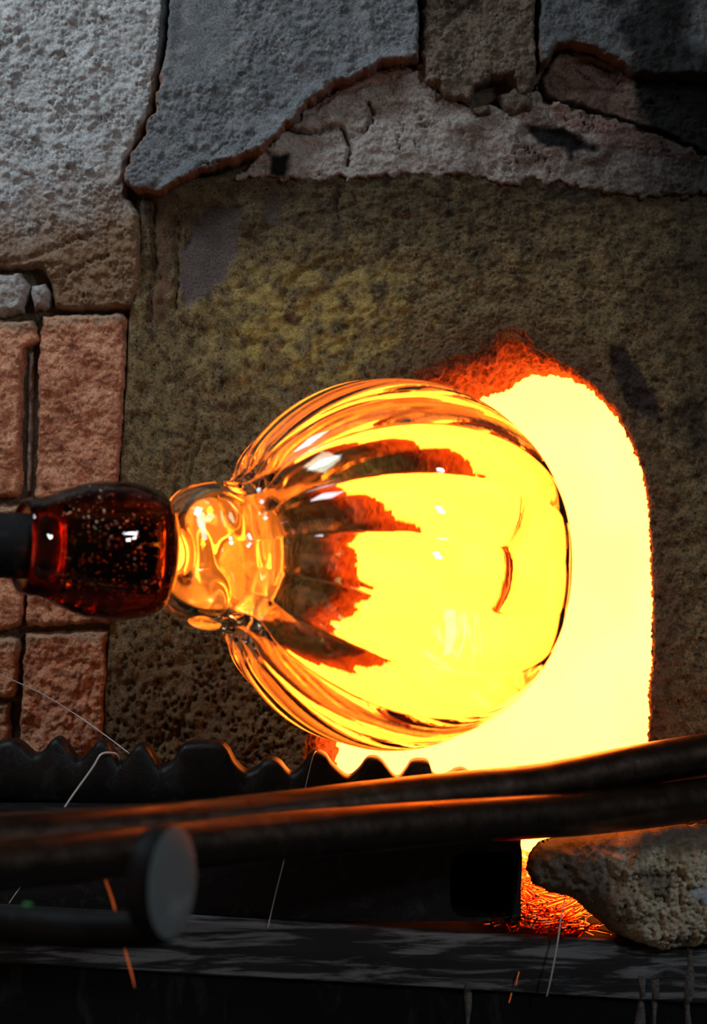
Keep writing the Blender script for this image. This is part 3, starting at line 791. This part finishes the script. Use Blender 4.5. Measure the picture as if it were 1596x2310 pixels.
# ------------------------------------------------------------------ stone on the ledge
sil = [(1188, 1962), (1196, 1932), (1214, 1902), (1256, 1888), (1330, 1878), (1440, 1864), (1600, 1862), (1740, 1880), (1800, 1960), (1790, 2060), (1700, 2108), (1596, 2120), (1480, 2134), (1430, 2120), (1372, 2092), (1322, 2050), (1290, 2022), (1235, 2008), (1205, 1992)]
SY = -0.108; scx, scy = 1480.0, 2000.0
P_ = np.array(sil, float); x0, y0 = P_.min(0) - 8; x1, y1 = P_.max(0) + 8
X, Y = np.meshgrid(np.arange(x0, x1, 3.0), np.arange(y0, y1, 3.0), indexing='ij')
d = sdist(X, Y, sil) + 3 * fbm(X / 22, Y / 22, 3, 130)
e = np.clip(d / 72, 0, 1)
prof = np.sqrt(np.clip(1 - (1 - e) ** 2.2, 0, 1))
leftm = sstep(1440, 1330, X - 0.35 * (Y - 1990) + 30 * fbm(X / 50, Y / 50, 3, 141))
f1_, _ = worley(X / 19 + 0.5 * perlin(X / 12, Y / 12, 133), Y / 19 + 0.5 * perlin(X / 12, Y / 12, 134), 131)
splat = stain(X, Y, [(1530, 1968), (1560, 1962), (1640, 1975), (1630, 2020), (1570, 2012), (1536, 1998)], 5, 12, 137)
hh = 20 * fbm(X / 60, Y / 60, 4, 135, 0.6) + (24 * (0.5 - f1_) + 9 * fbm(X / 10, Y / 10, 3, 136, 0.6)) * (1 - 0.75 * leftm)
hh = hh * (1 - 0.8 * splat) + 6 * splat
tilt = 0.026 * sstep(1450, 1240, X)
dark = np.clip(leftm + 0.9 * sstep(1925, 1885, Y + 20 * fbm(X / 40, Y / 40, 3, 138)) + 0.7 * stain(X, Y, [(1420, 1930), (1500, 1935), (1490, 2000), (1440, 1990)], 10, 16, 139), 0, 1)  # shade of left facet and top painted in, plus one dark patch
s = sc(SY); co = []
for sgn, dp in ((-1, 0.054), (1, 0.04)):
    dpt = dp - (tilt if sgn < 0 else 0)
    co.append(np.stack([(X - W / 2) * s, SY + sgn * (dpt * prof + hh * S0 * sstep(0.02, 0.5, e)), CZ + (H / 2 - Y) * s], -1).reshape(-1, 3))
f = grid_faces(*X.shape); kk = (d > -3.2).reshape(-1); f = f[kk[f].all(1)]
nn_ = X.size; co = np.vstack(co); f = np.vstack([f[:, ::-1], f + nn_])
used = np.unique(f); remap = np.full(len(co), -1); remap[used] = np.arange(len(used))
two = lambda a: np.concatenate([a.reshape(-1)] * 2)[used]
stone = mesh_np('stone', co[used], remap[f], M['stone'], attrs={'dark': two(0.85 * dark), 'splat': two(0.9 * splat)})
tag(stone, 'rough pale grey-brown stone lying on the right end of the ledge', 'stone')

# ------------------------------------------------------------------ two steel pipes across the front
def pipe_path(pts):
    P = catmull(pts, 120)
    return [at(a, b, c) for a, b, c in P]
PA = [(2300, 1640), (1900, 1668), (1750, 1682), (1596, 1702), (1450, 1726), (1300, 1756), (1200, 1774), (1060, 1788), (800, 1818), (600, 1842), (400, 1864), (200, 1880), (0, 1892), (-300, 1910), (-900, 1940)]
PB = [(2300, 1760), (1900, 1776), (1750, 1786), (1596, 1802), (1450, 1821), (1300, 1836), (1200, 1842), (1000, 1856), (800, 1872), (600, 1889), (440, 1906), (300, 1921), (0, 1950), (-300, 1976), (-900, 2020)]
for pts, y0, y1, lab in ((PA, -0.090, -0.345, 'upper of two long dark steel pipes crossing in front of the furnace'), (PB, -0.104, -0.385, 'lower of two long dark steel pipes, resting above the stone')):
    path = pipe_path([(a, b, y0 + (y1 - y0) * (1596 - a) / 1596.0 if a < 1596 else y0 + 0.03 * (a - 1596) / 700) for a, b in pts])
    o = tube('steel_pipe', path, 0.0136, M['pipe'], None, 36)
    tag(o, lab, 'pipe')

# ------------------------------------------------------------------ rod with end disc, near the camera
DY = -0.47
dc = at(388, 1992, DY)
rod = thing('disc_ended_rod', tuple(at(388, 2130, DY)), 'short black rod with a blurred round grey disc end in the left foreground', 'rod')
nv = Vector((0.933, -0.36, 0.0)).normalized()
uu = Vector((0, 0, 1)); ww = nv.cross(uu)
prof = [(-0.0125, 0.0001), (-0.0125, 0.022), (-0.0115, 0.0262), (-0.009, 0.0278), (-0.003, 0.0280), (0.0005, 0.0268)]
face = [(0.0005, 0.0268), (0.0012, 0.0252), (0.0012, 0.015), (0.0012, 0.0001)]
def disc(name, prof, mat):
    n = 72; vs = []; fs = []; k = len(prof)
    for i in range(n):
        a = 2 * math.pi * i / n
        for s_, r_ in prof: vs.append(dc + nv * s_ + (uu * math.cos(a) + ww * math.sin(a)) * r_)
    for i in range(n):
        for j in range(k - 1):
            fs.append((i * k + j, ((i + 1) % n) * k + j, ((i + 1) % n) * k + j + 1, i * k + j + 1))
    return mesh_py(name, vs, fs, mat, rod, smooth=True)
disc('disc_rim', prof, M['rod'])
disc('disc_face', face, M['disc'])['label'] = 'flat grey disc face'
tube('rod', [at(a, b, c) for a, b, c in catmull([(-900, 2004, DY + 0.03), (-300, 2055, DY + 0.03), (0, 2083, DY + 0.03), (200, 2098, DY + 0.02), (345, 2092, DY + 0.012), (372, 2070, DY + 0.006)], 50)], 0.0098, M['rod'], rod, 28)
gv, gf = uvs(16, 9)
g0 = at(62, 2042, DY + 0.028)
o = mesh_py('paint_fleck', [tuple(g0 + Vector((v[0] * 0.0026, v[1] * 0.0016, v[2] * 0.0013))) for v in gv], [tuple(int(i) for i in q) for q in gf], M['green'], rod, smooth=True)
o['label'] = 'small green fleck'

# ------------------------------------------------------------------ glass threads
def thread(pts, rad, label, n=40, mat='thread'):
    P = catmull(pts, n)
    o = tube('glass_thread', [at(a, b, c) for a, b, c in P], rad, M[mat], None, 8)
    return tag(o, label, 'thread')
thread([(-120, 1462, -0.03), (0, 1521, -0.035), (100, 1568, -0.04), (180, 1618, -0.05), (250, 1668, -0.065), (292, 1700, -0.075)], 0.0004, 'thin straight glass thread slanting across the orange bricks down to the rail')
thread([(267, 1722, -0.078), (269, 1712, -0.086), (262, 1701, -0.094), (248, 1698, -0.098), (234, 1699, -0.101), (224, 1706, -0.103), (210, 1730, -0.105), (185, 1765, -0.107), (160, 1800, -0.110), (134, 1840, -0.112)], 0.0007, 'hooked glass thread hanging over the third tooth of the rail', 60)
thread([(716, 1696, -0.080), (712, 1696, -0.092), (706, 1708, -0.097), (698, 1740, -0.098), (689, 1778, -0.099)], 0.0003, 'short fine glass thread on the tooth left of the opening')
thread([(652, 1890, -0.128), (643, 1935, -0.130), (624, 2010, -0.134), (604, 2094, -0.1425)], 0.0004, 'fine upright glass thread leaning on the beam at the middle of the ledge')
thread([(1275, 2028, -0.125), (1268, 2060, -0.141), (1258, 2130, -0.150), (1245, 2200, -0.153), (1234, 2248, -0.150)], 0.00055, 'glass thread hanging over the ledge left of the stone')
thread([(228, 1955, -0.30), (238, 1985, -0.30), (255, 2035, -0.30), (270, 2100, -0.30), (284, 2150, -0.30), (298, 2200, -0.30), (304, 2228, -0.30)], np.interp(np.linspace(0, 1, 40), [0, 0.3, 0.8, 1], [0.0004, 0.0007, 0.0006, 0.0002]), 'blurred orange-glowing glass strand hanging past the black rod', 40, 'hot')
thread([(1172, 2192, -0.1435), (1168, 2206, -0.144), (1165, 2222, -0.1435)], 0.0004, 'upper of two tiny red-hot glass drips on the ledge front', 12, 'hot')
thread([(1155, 2240, -0.1435), (1152, 2252, -0.144), (1149, 2262, -0.1435)], 0.0004, 'lower of two tiny red-hot glass drips on the ledge front', 12, 'hot')
thread([(52, 1995, -0.127), (36, 2015, -0.128), (20, 2038, -0.130)], 0.0003, 'tiny faint glass thread at the far left of the beam')
# heap of broken threads on the sill
rng = random.Random(7)
co_all = []; f_all = []; off = 0
def add_thread(p, r):
    global off
    c, f = tube_co([tuple(q) for q in p], r, 6)
    co_all.append(c); f_all.append(f + off); off += len(c)
zled = lambda px, y: at(px, edge_py(px) - 3, LY).z
for k in range(380):
    u = rng.random(); y = -0.128 + 0.19 * u ** 1.2
    px = rng.gauss(1202 + 30 * (0.5 - u), 52)
    if px < 1120 or px > 1340: continue
    base = Vector((at(px, 2000, y).x, y, zled(px, y)))
    hgt = 0.004 + 0.020 * rng.random() * (0.25 + u) * math.exp(-((px - 1195) / 55) ** 2)
    L_ = rng.uniform(0.010, 0.034); a = rng.uniform(0, math.pi); el = rng.uniform(-0.25, 0.45); bend = rng.uniform(-0.016, 0.016)
    d = Vector((math.cos(a) * math.cos(el), math.sin(a) * math.cos(el) * 0.7, math.sin(el)))
    pn = Vector((-math.sin(a), math.cos(a), rng.uniform(-0.6, 0.6)))
    pts = []
    for i in range(9):
        t_ = i / 8 - 0.5
        q = base + Vector((0, 0, hgt)) + d * (L_ * t_) + pn * (bend * (4 * t_ * t_))
        q.z = max(q.z, base.z + 0.0006)
        pts.append(q)
    add_thread(pts, rng.uniform(0.0005, 0.0015))
o = mesh_np('glass_scraps', np.vstack(co_all), np.vstack(f_all), M['scraps'])
o['kind'] = 'stuff'
tag(o, 'heap of broken glass threads glowing orange between beam and stone', 'glass scraps')
# loose splinters lying on the stone's top
for lab, px, py, y, ln, a in (('longest glass splinter on top of the stone, at its left end', 1330, 1884, -0.112, 26, -0.2), ('tiny glass splinter behind the longest one on the stone', 1302, 1880, -0.106, 14, 0.2),
                              ('tiny glass splinter in the middle of the row on the stone', 1365, 1876, -0.106, 12, -0.3), ('rightmost glass splinter of the row on the stone', 1385, 1870, -0.104, 20, -0.25)):
    c0 = at(px, py, y)
    dv = Vector((math.cos(a), 0.2, -math.sin(a) * 0.3)) * (ln * 0.5 * S0)
    o = tube('glass_splinter', [c0 - dv, c0 - dv * 0.3 + Vector((0, 0, 0.0006)), c0 + dv * 0.4 + Vector((0, 0, 0.0004)), c0 + dv], [0.0003, 0.0011, 0.0010, 0.0002], M['scraps'], None, 8)
    tag(o, lab, 'splinter', 'splinters on the stone')
